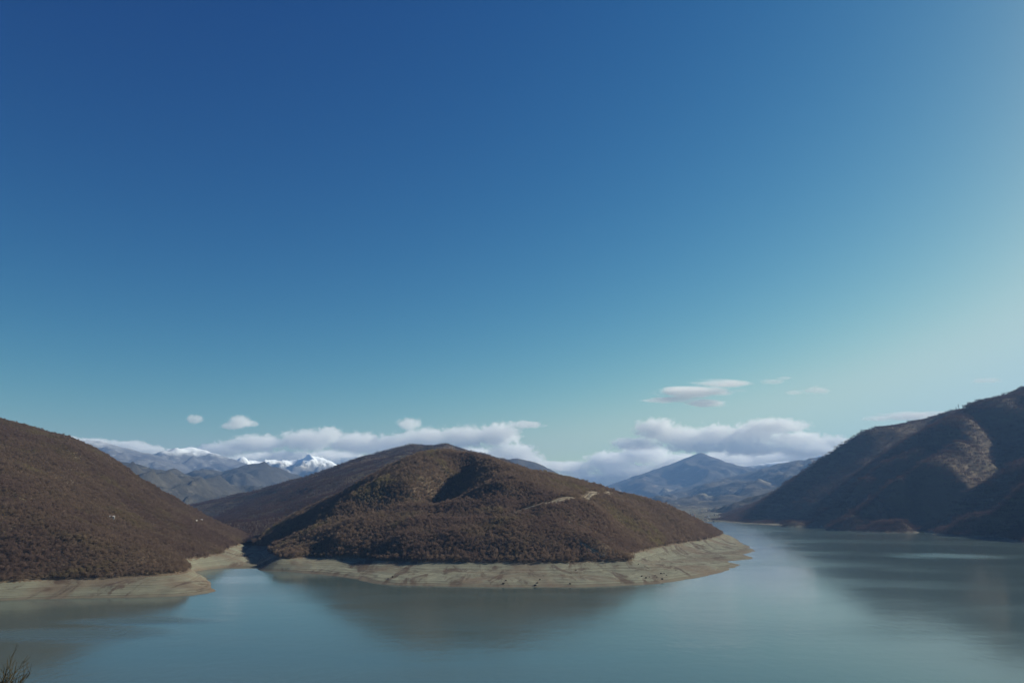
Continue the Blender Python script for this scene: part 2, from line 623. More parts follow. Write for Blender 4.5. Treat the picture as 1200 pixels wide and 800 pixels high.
ridge_r = [P(545, 529, 1830), P(558, 532, 1800), P(580, 542, 1780), P(600, 547, 1780), P(620, 552, 1790), P(640, 553, 1800), P(665, 557, 1820), P(680, 561, 1840), P(697, 564, 1860), P(715, 571, 1880), P(728, 579, 1900),
           P(755, 583, 1950), P(782, 589, 2000), P(807, 600, 2080), P(825, 607, 2150), P(838, 614, 2220)]
ridge_l = [P(325, 649, 1250), P(345, 638, 1320), P(368, 622, 1400), P(390, 605, 1480), P(418, 580, 1560), P(445, 559, 1660), P(470, 543, 1760), P(492, 531, 1850), P(507, 527, 1900), P(528, 529, 1870), P(545, 529, 1830)]
gul_l = [P(312, 642, 1560), P(335, 624, 1580), P(365, 602, 1640), P(398, 577, 1720), P(435, 554, 1850), P(470, 538, 1980)]
gul_2 = [P(557, 546, 1790), P(543, 556, 1750), P(528, 568, 1700), P(500, 588, 1600), P(474, 605, 1530), P(438, 612, 1460)]
spur_2 = [P(560, 534, 1790), P(577, 553, 1640), P(592, 572, 1500), P(604, 590, 1460), P(614, 602, 1390)]
spur_1 = [P(520, 545, 1740), P(495, 561, 1630), P(472, 577, 1520), P(452, 593, 1470), P(428, 607, 1410)]
bench = [P(462, 611, 1410), P(500, 608, 1415), P(540, 605, 1410), P(580, 603, 1400), P(614, 602, 1390)]
ctrl = dens(wl, 55) + dens(offset(wl[1:], 30, -9), 80) + dens(offset(wl[1:], 90, -22), 110) + dens(tl, 55)
for L, s in ((under(ridge_r, 13), 60), (under(ridge_l, 7), 60), (under(gul_l, 12), 60), (under(gul_2, 9), 45), (under(spur_2, -4), 50), (under(spur_1, -3), 50), (under(bench, -4), 50)):
    ctrl += dens(L, s)
ctrl += [P(650, 595, 1380), P(700, 595, 1450), P(750, 605, 1660), P(800, 615, 1880), P(700, 630, 1240), P(620, 630, 1240), P(540, 632, 1245), P(470, 632, 1250), P(400, 630, 1300), P(765, 625, 1640),
         P(640, 570, 1600), P(700, 578, 1680)]
ctrl += [(-480, 2100, 60), (-250, 2250, 100), (0, 2250, 120), (250, 2300, 80), (450, 2350, 45), (-560, 1750, 20), (-520, 1500, 2)]
CH = Land(ctrl, (-520, 800, 850, 2500), 3.0, (4.5, 150, 2.5, 55), 21, TZ, 1.0, 1.5)
CH.build('headland', 'central brown wooded headland with a shaded gully reaching out into the lake',
         'broad striped mud bank around the foot of the central headland', M_SOIL, M_BANK, 'headland')

# ------------------------------------------------------------------ valley floor at the head of the inlet
ctrl = [(x, y, z) for x in (-1100, -700, -300) for y, z in ((1140, -6), (1230, -.3), (1420, 2.5), (1620, 5), (1900, 12), (2200, 18), (2700, 22), (3200, 24))]
VF = Land(ctrl, (-1100, -280, 1140, 3200), 10, (0.0, 150, 0.0, 60), 5, 900, 0.7)
m, n, out = new_mat('valley_grass')
p_ = pos(n)
a_ = n.noise(n.scale(p_, 1, .5, 1), 0.02, 5, .6, .5)
b_ = n.noise(p_, 0.2, 5, .7)
c_ = n.ramp(a_, [(.35, (.10, .09, .06)), (.5, (.14, .125, .09)), (.62, (.19, .17, .125))])
c_ = n.mix(n.rng(b_, .45, .7, 0, .5), c_, (.085, .075, .05))
finish(n, out, c_, 1, b_, .5, 1)
M_VAL = m
VF.tree_z = -50
VF.build('valley_floor', 'flat grey green floor of the side valley behind the inlet', None, M_VAL, M_BANK, 'valley')

# ------------------------------------------------------------------ wooded ridge behind the headland
crest = [P(60, 660, 3480), P(232, 611, 3480), P(245, 605, 3552), P(270, 594, 3625), P(300, 581, 3712), P(330, 569, 3799), P(360, 560, 3886), P(400, 546, 3987), P(430, 536, 4060), P(455, 528, 4132), P(480, 523, 4205),
         P(505, 522, 4277), P(535, 524, 4350), P(565, 532, 4422), P(585, 541, 4466), P(640, 560, 4495)]
ctrl = dens(under(crest, 12), 110) + [(-950, 2000, 5), (-800, 2000, 8)] + dens([P(258, 614, 2280), P(285, 622, 2060), P(293, 629, 1900), P(315, 631, 1800), P(340, 625, 1760)], 60)
ctrl += [P(310, 600, 2750), P(350, 590, 2700), P(400, 568, 2900), P(450, 548, 3150), P(500, 535, 3500), P(340, 608, 2250), P(370, 596, 2300), P(300, 612, 2450), P(420, 575, 2500), P(330, 590, 2950)]
ctrl += [(x, 5300, 60) for x in (-1600, -900, -200, 500)] + [(-1700, 3600, 20), (-100, 2200, 80), (300, 3000, 0), (420, 3800, 0), (560, 4600, 0)]
MR = Land(ctrl, (-1800, 330, 1700, 5200), 14, (30.0, 380, 7.0, 130), 37, 8.0)
MR.build('hill', 'purple brown wooded ridge rising behind the headland and the side valley', None, M_SOIL, M_BANK)

# ------------------------------------------------------------------ shaded hills on the other shore
def shade_hill(wl, tl, lines, extra, bounds, res, noise, seed, label, bank_label, low=14):
    c = dens(wl, 110) + dens(offset(wl, 40, -12), 140) + dens(tl, 110)
    for L in lines:
        c += dens(under(L, low), 120)
    land = Land(c + extra, bounds, res, noise, seed, 3.0)
    land.build('hill', label, bank_label, M_SOIL, M_BANK)
    return land


cr1 = [P(852, 610, 4770), P(868, 603, 4752), P(884, 594, 4716), P(900, 584, 4680), P(930, 561, 4590), P(960, 541, 4300), P(990, 521, 4257), P(1010, 510, 4214), P(1025, 504, 4214), P(1045, 501, 4214), P(1065, 501, 4257), P(1080, 498, 4300),
       P(1105, 487, 4300), P(1120, 483, 4300), P(1150, 477, 4343), P(1165, 470, 4386), P(1200, 460, 4472), P(1400, 420, 4558)]
R1 = shade_hill([(1080, 4500, 0), PZ(858, 612.2, 0), PZ(866, 613.2, 0), PZ(890, 614, 0), PZ(905, 614.6, 0), PZ(960, 616, 0)],
                [(1140, 4500, 7), PZ(862, 609.5, 7), PZ(875, 610.5, 7), PZ(900, 611.5, 7), PZ(955, 612.5, 7)],
                [cr1, [P(1045, 503, 4200), P(1015, 535, 4050), P(985, 560, 3920), P(950, 590, 3750)], [P(1100, 500, 4280), P(1090, 540, 4000)]],
                [(1500, 6000, 0), (1900, 6000, 40), (2400, 6050, 120), (3200, 6100, 250), P(1050, 540, 3980), P(930, 590, 3950)], (900, 3900, 3300, 6100), 20, (22., 620, 7., 200), 51,
                'rounded shaded hill with the pylons on its crest across the lake', 'narrow pale bank under the rounded shaded hill across the lake')
R1.crest = cr1
R2 = shade_hill([PZ(880, 613.3, 0), PZ(900, 614.8, 0), PZ(935, 616, 0), PZ(962, 617.5, 0), PZ(978, 620.5, 0), PZ(1010, 622, 0), PZ(1080, 622.5, 0), PZ(1150, 625, 0), PZ(1300, 630, 0)],
                [PZ(893, 611.5, 7), PZ(905, 611.3, 7), PZ(935, 612.5, 7), PZ(965, 614, 7), PZ(985, 617.5, 7), PZ(1010, 618.5, 7), PZ(1080, 618.5, 7), PZ(1150, 620, 7), PZ(1300, 624, 7)],
                [[P(906, 610, 3420), P(930, 599, 3380), P(966, 581, 3330), P(1008, 559, 3330), P(1050, 536, 3350), P(1110, 505, 3420), P(1140, 486, 3480), P(1165, 471, 3560), P(1176, 463, 3600), P(1200, 452, 3650), P(1270, 425, 3750), P(1400, 390, 3850)],
                 [P(975, 602, 2990), P(1000, 588, 2970), P(1030, 571, 2980), P(1059, 553, 3010), P(1095, 526, 3130), P(1120, 508, 3280), P(1140, 492, 3420)],
                 under([P(960, 603, 3180), P(995, 588, 3190), P(1035, 569, 3220), P(1075, 545, 3280), P(1110, 517, 3380)], 22),
                 [P(1135, 506, 3330), P(1133, 535, 3080), P(1128, 565, 2900), P(1112, 590, 2800)],
                 under([P(1165, 505, 3450), P(1178, 540, 3200), P(1186, 570, 2960), P(1180, 590, 2830)], 20),
                 [P(1200, 470, 3560), P(1225, 500, 3250), P(1240, 545, 2920)]],
                [(1250, 4500, -10), (1500, 4700, 20), (2000, 4900, 150), (2600, 5000, 330), P(1300, 540, 2900)], (850, 3400, 2500, 4900), 15, (24., 420, 7., 140), 63,
                'tall dark hill with spurs and a lit gully standing over the far shore', 'thin dark bank below the tall spurred hill', 34)
R3 = shade_hill([PZ(1088, 623.2, 0), PZ(1093, 624.5, 0), PZ(1110, 626.5, 0), PZ(1135, 629, 0), PZ(1165, 632, 0), PZ(1200, 637, 0), PZ(1250, 648, 0), PZ(1330, 668, 0)],
                [PZ(1098, 620, 7), PZ(1108, 619.5, 7), PZ(1135, 622, 7), PZ(1165, 624.5, 7), PZ(1200, 629, 7), PZ(1250, 638, 7), PZ(1330, 655, 7)],
                [[P(1103, 616, 2560), P(1120, 607, 2530), P(1140, 598, 2500), P(1160, 590, 2480), P(1180, 579, 2460), P(1200, 565, 2440), P(1250, 530, 2400), P(1350, 480, 2300)]],
                [(1600, 2900, 120), (1350, 2800, 40), (1250, 2700, -5), (1150, 2750, -15), (2000, 3000, 300)], (1120, 2300, 1250, 2900), 10, (14., 260, 5., 90), 77,
                'low dark wooded spur rising from the near shore under the tall hill', 'bare dark strip of shore at the foot of the low wooded spur')

# ------------------------------------------------------------------ far ranges
KF = 1.75


def far_range(name, label, pts, d0, front, back, zb, mat, seed, spur, L, res, cat='mountain', power=1.0, rough=1.0, kf=KF, foot=None):
    d0, back, spur, L, res = d0 * kf, back * kf, spur * kf, L * kf, res * kf
    front = d0 - foot if foot else front * kf
    pts = sorted(pts)
    c = np.array([P(px, py, d0 if len(q) == 0 else q[0]) for px, py, *q in pts])
    W = max(front, back)
    xs = np.arange(c[0, 0], c[-1, 0], res)
    D = np.interp(xs, c[:, 0], c[:, 1])
    Zc = np.interp(xs, c[:, 0], c[:, 2])
    k = max(1, int(round(1.2 * 12 * d0 / F / res)))
    if k > 1:
        ker = np.hanning(k + 2)[1:-1]
        pad = np.pad(Zc, k // 2, mode='edge')
        Zc = np.convolve(pad, ker / ker.sum(), 'same')[k // 2:k // 2 + len(xs)]
    Zc = Zc + rough * d0 / F * 0.8 * fbm(xs / (d0 * .012), xs * 0 + seed, seed, 4)
    t = np.concatenate([-np.linspace(1, 0, int(front / res) + 2)[:-1], np.linspace(0, 1, int(back / res / 2) + 2)])
    X = np.repeat(xs[None], len(t), 0)
    Y = D[None] + np.where(t[:, None] < 0, t[:, None] * front, t[:, None] * back)
    a = np.abs(t)[:, None]
    prof = (1 - a) ** power
    env = np.clip(a * 5, 0, 1) * np.clip((1 - a) * 2.2, 0, 1)
    wx = X + .35 * L * gnoise(X / L, Y / L, seed + 4)
    sp_ = ridged(wx / L, Y / (2.6 * L), seed, 5, .55)
    Z = zb + (Zc[None] - zb) * prof + env * spur * (sp_ - .3) + env * spur * .18 * fbm(X / (L * .3), Y / (L * .3), seed + 7, 3)
    V = np.stack([X.ravel(), Y.ravel(), Z.ravel()], 1)
    i = np.arange(V.shape[0]).reshape(X.shape)
    q = np.stack([i[:-1, :-1], i[:-1, 1:], i[1:, 1:], i[1:, :-1]], -1).reshape(-1, 4)
    o = grid_mesh(name, V, q, mat)
    tag(o, label, cat, kind='structure')
    return o, V


BR_LO, BR_HI, PALE = (.055, .048, .040), (.095, .080, .060), (.26, .23, .17)
far_range('hill', 'low rounded blue hill showing behind the right shoulder of the headland',
          [(500, 560), (560, 545), (585, 539), (600, 537), (615, 538.5), (630, 543), (648, 552), (668, 564), (700, 584)], 6200, 1500, 1500, 30,
          mat_range('wood_hump', BR_LO, BR_HI, PALE, .003, .2, None, 1), 101, 60, 420, 22, 'hill')
far_range('hill', 'low brown spur beyond the rounded hill near the end of the lake',
          [(832, 613), (842, 609), (850, 602), (862, 596), (875, 591), (900, 581), (925, 567), (945, 557), (1000, 530)], 6000, 900, 1100, 8,
          mat_range('wood_spur', BR_LO, (.12, .095, .075), PALE, .004, .4, None, 2, 1.0), 111, 55, 300, 16, 'hill', kf=1.0)
far_range('hill', 'long blue grey slope with pale fields above the far village',
          [(690, 602), (740, 594), (782, 583), (806, 574), (834, 564), (860, 557), (886, 551), (905, 545), (927, 540), (955, 537.5), (990, 533), (1050, 530)], 8600, 2300, 2000, 25,
          mat_range('wood_slope', BR_LO, BR_HI, PALE, .0022, .75, None, 3), 121, 120, 620, 28, 'hill', 0.9, foot=6300)
far_range('mountain', 'pyramid shaped blue mountain standing alone above the end of the lake',
          [(640, 596), (690, 576), (717, 567), (740, 559), (770, 549), (790, 542), (805, 536), (815, 532), (822, 530), (830, 533), (850, 541), (870, 546), (890, 552), (930, 566), (980, 585)], 11500, 3200, 1300, 30,
          mat_range('wood_pyramid', (.05, .045, .04), (.085, .075, .06), (.30, .24, .20), .0016, .35, None, 4), 131, 120, 800, 36, power=1.1)
far_range('mountain', 'low snowy range between the pyramid mountain and the shaded hills',
          [(800, 560), (850, 550), (870, 547), (885, 544), (905, 541.5), (922, 540), (935, 542), (950, 537), (960, 533), (972, 531), (1000, 527), (1100, 530)], 16300, 1000, 700, 100,
          mat_range('snow_low', (.06, .055, .05), (.09, .08, .07), (.3, .28, .25), .0012, .3, (770, 220, 120), 5, 1.32), 141, 160, 700, 45, kf=1.32)
far_range('hill', 'dark blue wooded ridge closest behind the shoulder of the brown hill',
          [(20, 538), (90, 540), (130, 541), (150, 541.5), (165, 545), (185, 551), (200, 556), (215, 560), (240, 564), (262, 570), (280, 580), (300, 597), (330, 612)], 5600, 1700, 1500, 30,
          mat_range('wood_dark', (.045, .042, .038), (.075, .068, .055), (.19, .17, .13), .003, .3, None, 6, 1.4), 151, 110, 480, 20, 'hill', foot=3900, kf=1.4)
far_range('mountain', 'dark blue rounded mountain in the middle of the distant valley',
          [(180, 580), (215, 568), (235, 560), (262, 552), (285, 546.5), (300, 545), (318, 546), (332, 549), (345, 557), (365, 570), (400, 590)], 8400, 2200, 2000, 30,
          mat_range('wood_round', (.045, .042, .038), (.07, .064, .055), (.19, .17, .13), .0022, .25, None, 7, 1.4), 161, 130, 620, 28, kf=1.4)
far_range('mountain', 'long grey mountain with a dusting of snow above the dark ridge',
          [(-60, 528), (20, 521), (60, 519), (85, 517), (100, 515), (120, 517), (140, 523), (165, 530), (190, 538), (205, 545), (230, 556), (270, 575)], 11500, 3200, 2200, 60,
          mat_range('snow_grey', (.085, .082, .085), (.14, .135, .13), (.34, .33, .33), .0014, .45, (720, 300, 520), 8, 1.4), 171, 170, 760, 34, kf=1.4)
far_range('mountain', 'snow capped white peak in the distance between the grey slopes',
          [(120, 560), (165, 543), (190, 535), (205, 529), (214, 526), (222, 523.5), (230, 524.5), (242, 528), (255, 532), (268, 536), (280, 540), (300, 548), (330, 560)], 13500, 3200, 1800, 60,
          mat_range('snow_peak', (.09, .086, .088), (.15, .145, .14), (.36, .35, .35), .0013, .5, (790, 220, 200), 9, 1.4), 181, 190, 800, 38, kf=1.4)
far_range('mountain', 'rugged mountain with snow streaked gullies below the long cloud bank',
          [(230, 556), (262, 546), (280, 541), (295, 539), (312, 542), (330, 540.5), (350, 538), (362, 537), (375, 535.5), (386, 540), (396, 546), (410, 552), (440, 566), (480, 580)], 15500, 3000, 1200, 100,
          mat_range('snow_streak', (.11, .105, .10), (.19, .175, .16), (.5, .48, .46), .0013, .55, (700, 480, 200), 10, 1.33), 191, 250, 620, 38, kf=1.33)

# ------------------------------------------------------------------ far valley with the village
ctrl = [(x, y, z) for x in (600, 1300, 2000, 2600) for y, z in ((4050, -3), (4250, 1.5), (4800, 6), (5400, 11), (6200, 22), (7600, 45))]
FV = Land(ctrl, (500, 2600, 4050, 7400), 30, (0., 150, 0., 60), 8, 900, 1.0)
FV.tree_z = -50
FV.build('valley_floor', 'pale flat valley at the end of the lake with the village on it', None,
         mat_range('valley_fields', (.08, .075, .055), (.16, .145, .11), (.30, .27, .21), .006, .6, None, 12, 1.0), M_BANK, 'valley')

# ------------------------------------------------------------------ ground, water, viewpoint slope
BOX = (-17000, 17000, -1500, 22800)
g = mesh_obj('ground', [(BOX[0] + 100, BOX[2] + 100, -40), (BOX[1] - 100, BOX[2] + 100, -40), (BOX[1] - 100, BOX[3] - 100, -40), (BOX[0] + 100, BOX[3] - 100, -40)], [(0, 1, 2, 3)], mat_plain('lake_bed', (.12, .10, .075), 1, .3, .01))
tag(g, 'brown earth under and around the lake', 'ground', kind='structure')

m, n, out = new_mat('lake_water')
p_ = pos(n)
ripple = n.noise(n.scale(p_, 1.0, .45, 1), .16, 4, .6)
swell = n.noise(n.scale(p_, .6, 1.0, 1), .035, 3, .5)
patch = n.noise(n.scale(p_, .45, 1.0, 1), .0042, 4, .55, .4)


def wind(px, py, rx, ry):
    """a cat's paw: an oval of wind ruffled water"""
    c = PZ(px, py, 0)
    d = n.vmath('SUBTRACT', p_, (c[0], c[1], 0))
    w = n.noise(n.scale(p_, 1, .6, 1), .012, 4, .6)
    L = n.vmath('LENGTH', n.vmath('DIVIDE', d, (rx, ry, 1e5)))
    L = n.math('ADD', L, n.math('MULTIPLY', n.math('SUBTRACT', w, .5), .9))
    return n.rng(L, 1.15, .1)


paw = wind(1112, 651, 150, 105)
for q in ((60, 742, 110, 40), (160, 727, 80, 26)):
    paw = n.math('MAXIMUM', paw, wind(*q))
calm = n.rng(patch, .42, .62)
rough = n.math('ADD', n.math('MULTIPLY', calm, .05), .10)
rough = n.math('ADD', rough, n.math('MULTIPLY', paw, .22))
col = n.mix(n.rng(patch, .3, .7), (.058, .084, .080), (.068, .094, .088))
b = n.node('ShaderNodeBsdfPrincipled', ins={'IOR': 1.33, 'Roughness': rough, 'Base Color': col})
hgt = n.math('ADD', n.math('MULTIPLY', ripple, n.math('ADD', n.math('MULTIPLY', calm, .10), .06)), n.math('MULTIPLY', swell, .07))
hgt = n.math('ADD', hgt, n.math('MULTIPLY', n.math('MULTIPLY', ripple, paw), .7))
bp = n.node('ShaderNodeBump', ins={'Strength': 1.0, 'Distance': 1.0, 'Height': hgt})
n.l.new(bp.outputs[0], b.inputs['Normal'])
n.l.new(b.outputs[0], out.inputs[0])
w = mesh_obj('water', [(-6000, -1300, 0), (6000, -1300, 0), (6000, 7500, 0), (-6000, 7500, 0)], [(0, 1, 2, 3)], m)
tag(w, 'still grey green lake reflecting the hills and sky', 'lake', kind='structure')

xs, ys = np.arange(-150, 151, 3.0), np.arange(-120, 300, 3.0)
X, Y = np.meshgrid(xs, ys)
Z = np.where(Y < 2, 98.3 - .05 * np.minimum(Y, 0), 98.3 - .42 * (Y - 2)) + .6 * fbm(X / 14, Y / 14, 5, 4) * sstep(4, 20, np.abs(Y)) - .0008 * X ** 2
Z = np.minimum(Z, np.where(Y > 3, 98.3 - .36 * (Y - 2), 99))
i = np.arange(X.size).reshape(X.shape)
q = np.stack([i[:-1, :-1], i[:-1, 1:], i[1:, 1:], i[1:, :-1]], -1).reshape(-1, 4)
vs = grid_mesh('slope', np.stack([X.ravel(), Y.ravel(), Z.ravel()], 1), q, M_SOIL)
tag(vs, 'steep brown slope falling from the viewpoint to the water', 'slope', kind='structure')

# ------------------------------------------------------------------ road cut into the headland, and a lower track
M_ROAD = mat_plain('pale_gravel', (.22, .19, .145), .95, .5, .06)


def road(name, pix, half, label, d=(1150, 2050)):
    pts = [CH.ray_hit(px, py, *d) for px, py in pix]
    fine = np.array(dens(pts, 6))
    k = np.hanning(9)
    k /= k.sum()
    for c in range(2):
        fine[:, c] = np.convolve(np.pad(fine[:, c], 4, mode='edge'), k, 'valid')
    fine[:, 2] = CH.h(fine[:, 0], fine[:, 1])
    V, Fc = [], []
    for i, p in enumerate(fine):
        t = fine[min(i + 1, len(fine) - 1)] - fine[max(i - 1, 0)]
        nrm = np.array([-t[1], t[0], 0])
        nrm /= np.linalg.norm(nrm) + 1e-9
        if nrm[1] < 0:
            nrm = -nrm
        # bench: roadway, cut bank uphill, fill bank downhill
        z = p[2] + .5
        up, dn = p + nrm * (half + 2.6), p - nrm * (half + 2)
        row = [(dn[0], dn[1], CH.h(dn[:1], dn[1:2])[0] - .5), tuple(p - nrm * half)[:2] + (z,), tuple(p + nrm * half)[:2] + (z,), (up[0], up[1], CH.h(up[:1], up[1:2])[0] + .6)]
        V += row
        if i:
            b = 4 * i
            Fc += [(b - 4 + j, b - 3 + j, b + 1 + j, b + j) for j in range(3)]
    o = mesh_obj(name, V, Fc, M_ROAD)
    tag(o, label, name.replace('_', ' '), kind='structure')
    return fine


rd = road('road', [(600, 602), (612, 597), (632, 592), (650, 588.5), (672, 584), (690, 581.5), (710, 579.5), (728, 578)], 2.6, 'pale road cut crossing the upper slope of the headland')
tr = road('track', [(668, 606), (671, 620), (674, 632), (684, 641), (700, 650), (712, 653)], 1.0, 'short dirt track running down through the wood to the bank')
clear = np.concatenate([np.c_[rd[:, :2] - np.array([0, 4.5]), np.full(len(rd), 9.0)], np.c_[tr[:, :2], np.full(len(tr), 2.4)]])


def off_road(p, u, v):
    ok = np.ones(len(p), bool)
    for cx, cy, r in clear:
        ok &= (p[:, 0] - cx) ** 2 + (p[:, 1] - cy) ** 2 > r * r
    return ok


# ------------------------------------------------------------------ woods
def sizes(p, lo, hi, L=60, seed=1):
    s = rng.uniform(lo, hi, len(p))
    s = s * np.where(rng.random(len(p)) < .12, 1.35, 1.0) * np.where(rng.random(len(p)) < .2, .62, 1.0)
    return s * (1 + .3 * gnoise(p[:, 0] / L, p[:, 1] / L, seed))


VARIANTS = []
for k, (v, f) in enumerate(PROTOS):
    mm = bpy.data.meshes.new('bare_tree')
    mm.from_pydata(v, [], f)
    mm.materials.append(M_TREE)
    VARIANTS.append(mm)


def singles(pts, scl, count, label, group):
    """the trees that show largest become objects of their own; the rest is returned"""
    u, v, dep = to_px(pts)
    near = np.where((u > 2) & (u < 1198), scl / dep, 0)
    order = np.argsort(-near)
    pick = order[:count]
    for k in pick:
        o = bpy.data.objects.new('bare_tree', VARIANTS[int(rng.integers(0, len(VARIANTS)))])
        COL.objects.link(o)
        o.location = pts[k]
        o.rotation_euler = (0, 0, rng.uniform(0, 6.28))
        o.scale = (scl[k],) * 3
        tag(o, label, 'tree', group)
    rest = order[count:]
    return pts[rest], scl[rest]


p = LH.scatter(3.4)
s = sizes(p, 4.6, 7.2)
p, s = singles(p, s, 190, 'bare brown tree at the foot of the wood above the pale point by the inlet', 'bare trees at the foot of the hill beside the inlet')
forest('forest', p, s, PROTOS, M_TREE, 'bare brown winter wood covering the hill beside the inlet')
p = CH.scatter(3.7, off_road)
s = sizes(p, 5.0, 8.0)
p, s = singles(p, s, 110, 'bare brown tree at the foot of the wood above the striped headland bank', 'bare trees along the bank of the headland')
forest('forest', p, s, PROTOS, M_TREE, 'bare brown winter wood covering the central headland')
p = MR.scatter(14.0)
forest('forest', p, sizes(p, 6, 9), CLUMPS, M_TREE_FAR_SHADED, 'purple brown winter wood on the ridge behind the headland')
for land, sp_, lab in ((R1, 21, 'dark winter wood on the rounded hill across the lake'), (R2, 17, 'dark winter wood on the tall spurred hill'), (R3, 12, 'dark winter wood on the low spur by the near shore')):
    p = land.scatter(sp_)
    forest('forest', p, sizes(p, 7.0, 10.0), STANDS, M_TREE_FAR_SHADED, lab)
# scrub scattered on the valley floor
p = VF.scatter(16, lambda p, u, v: (gnoise(p[:, 0] / 90, p[:, 1] / 90, 4) > .05) & (p[:, 1] > 1420), zmin=1.5)
forest('scrub', p, sizes(p, 2.0, 4.5), CLUMPS, M_TREE, 'sparse leafless scrub on the floor of the side valley', 'scrub')

# ------------------------------------------------------------------ houses
M_WALL = mat_plain('white_render', (.62, .60, .56), .85, .12, .8)
M_ROOF = mat_plain('grey_sheet_roof', (.36, .33, .31), .6, .2, .8)
M_ROOF2 = mat_plain('rusty_roof', (.30, .17, .12), .7, .2, .8)
M_DARK = mat_plain('dark_glass', (.03, .035, .04), .2, .1, 1)


def box(V, Fc, x0, x1, y0, y1, z0, z1):
    s = len(V)
    V += [(x, y, z) for z in (z0, z1) for x, y in ((x0, y0), (x1, y0), (x1, y1), (x0, y1))]
    Fc += [tuple(s + i for i in f) for f in ((0, 3, 2, 1), (4, 5, 6, 7), (0, 1, 5, 4), (1, 2, 6, 5), (2, 3, 7, 6), (3, 0, 4, 7))]


def house(loc, rot, w, d, h, roof_mat, label, group=None):
    e = bpy.data.objects.new('house', None)
    COL.objects.link(e)
    e.location, e.rotation_euler = loc, (0, 0, rot)
    tag(e, label, 'house', group)
    V, Fc = [], []
    box(V, Fc, -w / 2, w / 2, -d / 2, d / 2, -2.5, h)
    s = len(V)
    V += [(-w / 2, -d / 2, h), (-w / 2, d / 2, h), (-w / 2, 0, h + d * .28), (w / 2, -d / 2, h), (w / 2, d / 2, h), (w / 2, 0, h + d * .28)]
    Fc += [(s, s + 2, s + 1), (s + 3, s + 4, s + 5)]
    mesh_obj('wall', V, Fc, M_WALL, e)
    V, Fc = [], []
    o, t = .5, .18
    for sg in (-1, 1):
        s = len(V)
        ey, ez = sg * (d / 2 + o), h - o * .56 + .02
        for dz in (0, t):
            V += [(-w / 2 - o, ey, ez + dz), (w / 2 + o, ey, ez + dz), (w / 2 + o, 0, h + d * .28 + .02 + dz), (-w / 2 - o, 0, h + d * .28 + .02 + dz)]
        Fc += [tuple(s + i for i in f) for f in ((0, 1, 2, 3), (7, 6, 5, 4), (0, 4, 5, 1), (1, 5, 6, 2), (2, 6, 7, 3), (3, 7, 4, 0))]
    mesh_obj('roof', V, Fc, roof_mat, e)
    for wx in (-w * .3, w * .02, w * .32):
        V, Fc = [], []
        box(V, Fc, wx - .55, wx + .55, -d / 2 - .06, -d / 2 + .02, 1.2, 2.6)
        mesh_obj('window', V, Fc, M_DARK, e)
    return e


for (px, py), rot, sz, lab in (((234, 612), .2, (11, 6, 3.2), 'long white house on the shoulder of the brown wooded hill'),
                               ((229, 612.5), -.3, (6, 5, 3), 'smaller white house next to the long one on the hill shoulder'),
                               ((131, 609.5), .4, (7, 5, 3), 'little pale house in the wood midway up the brown hill')):
    q = LH.ray_hit(px, py, 1000, 2100)
    house((q[0], q[1], q[2] + 2), rot, *sz, M_ROOF, lab)
q = VF.ray_hit(296, 620.5, 1500, 3000)
house((q[0], q[1], q[2]), .3, 11, 7, 3.5, M_ROOF2, 'single white house on the side valley floor below the purple ridge')
for k in range(26):
    px, py = random.uniform(808, 848), random.uniform(599.5, 609.5)
    q = PZ(px, py, 8)
    y = q[1]
    z = float(FV.h(np.array([q[0]]), np.array([y]))[0])
    house((q[0], y, z), random.uniform(0, 3), random.uniform(8, 13), random.uniform(6, 9), random.uniform(3, 5.5), random.choice((M_ROOF, M_ROOF2)),
          'small pale house in the village at the far end of the lake', 'houses of the far village')

# ------------------------------------------------------------------ pylons on the crest of the rounded hill
M_STEEL = mat_plain('grey_steel', (.22, .22, .23), .5, .2, .5)


def bar(V, Fc, a, b, r):
    a, b = np.array(a, float), np.array(b, float)
    d = (b - a) / np.linalg.norm(b - a)
    u = np.cross(d, [.31, .52, .8])
    u /= np.linalg.norm(u)
    w_ = np.cross(d, u)
    s = len(V)
    for q in (a, b):
        for k in range(4):
            t = math.pi / 2 * k
            V.append(tuple(q + r * (math.cos(t) * u + math.sin(t) * w_)))
    for k in range(4):
        Fc.append((s + k, s + (k + 1) % 4, s + 4 + (k + 1) % 4, s + 4 + k))


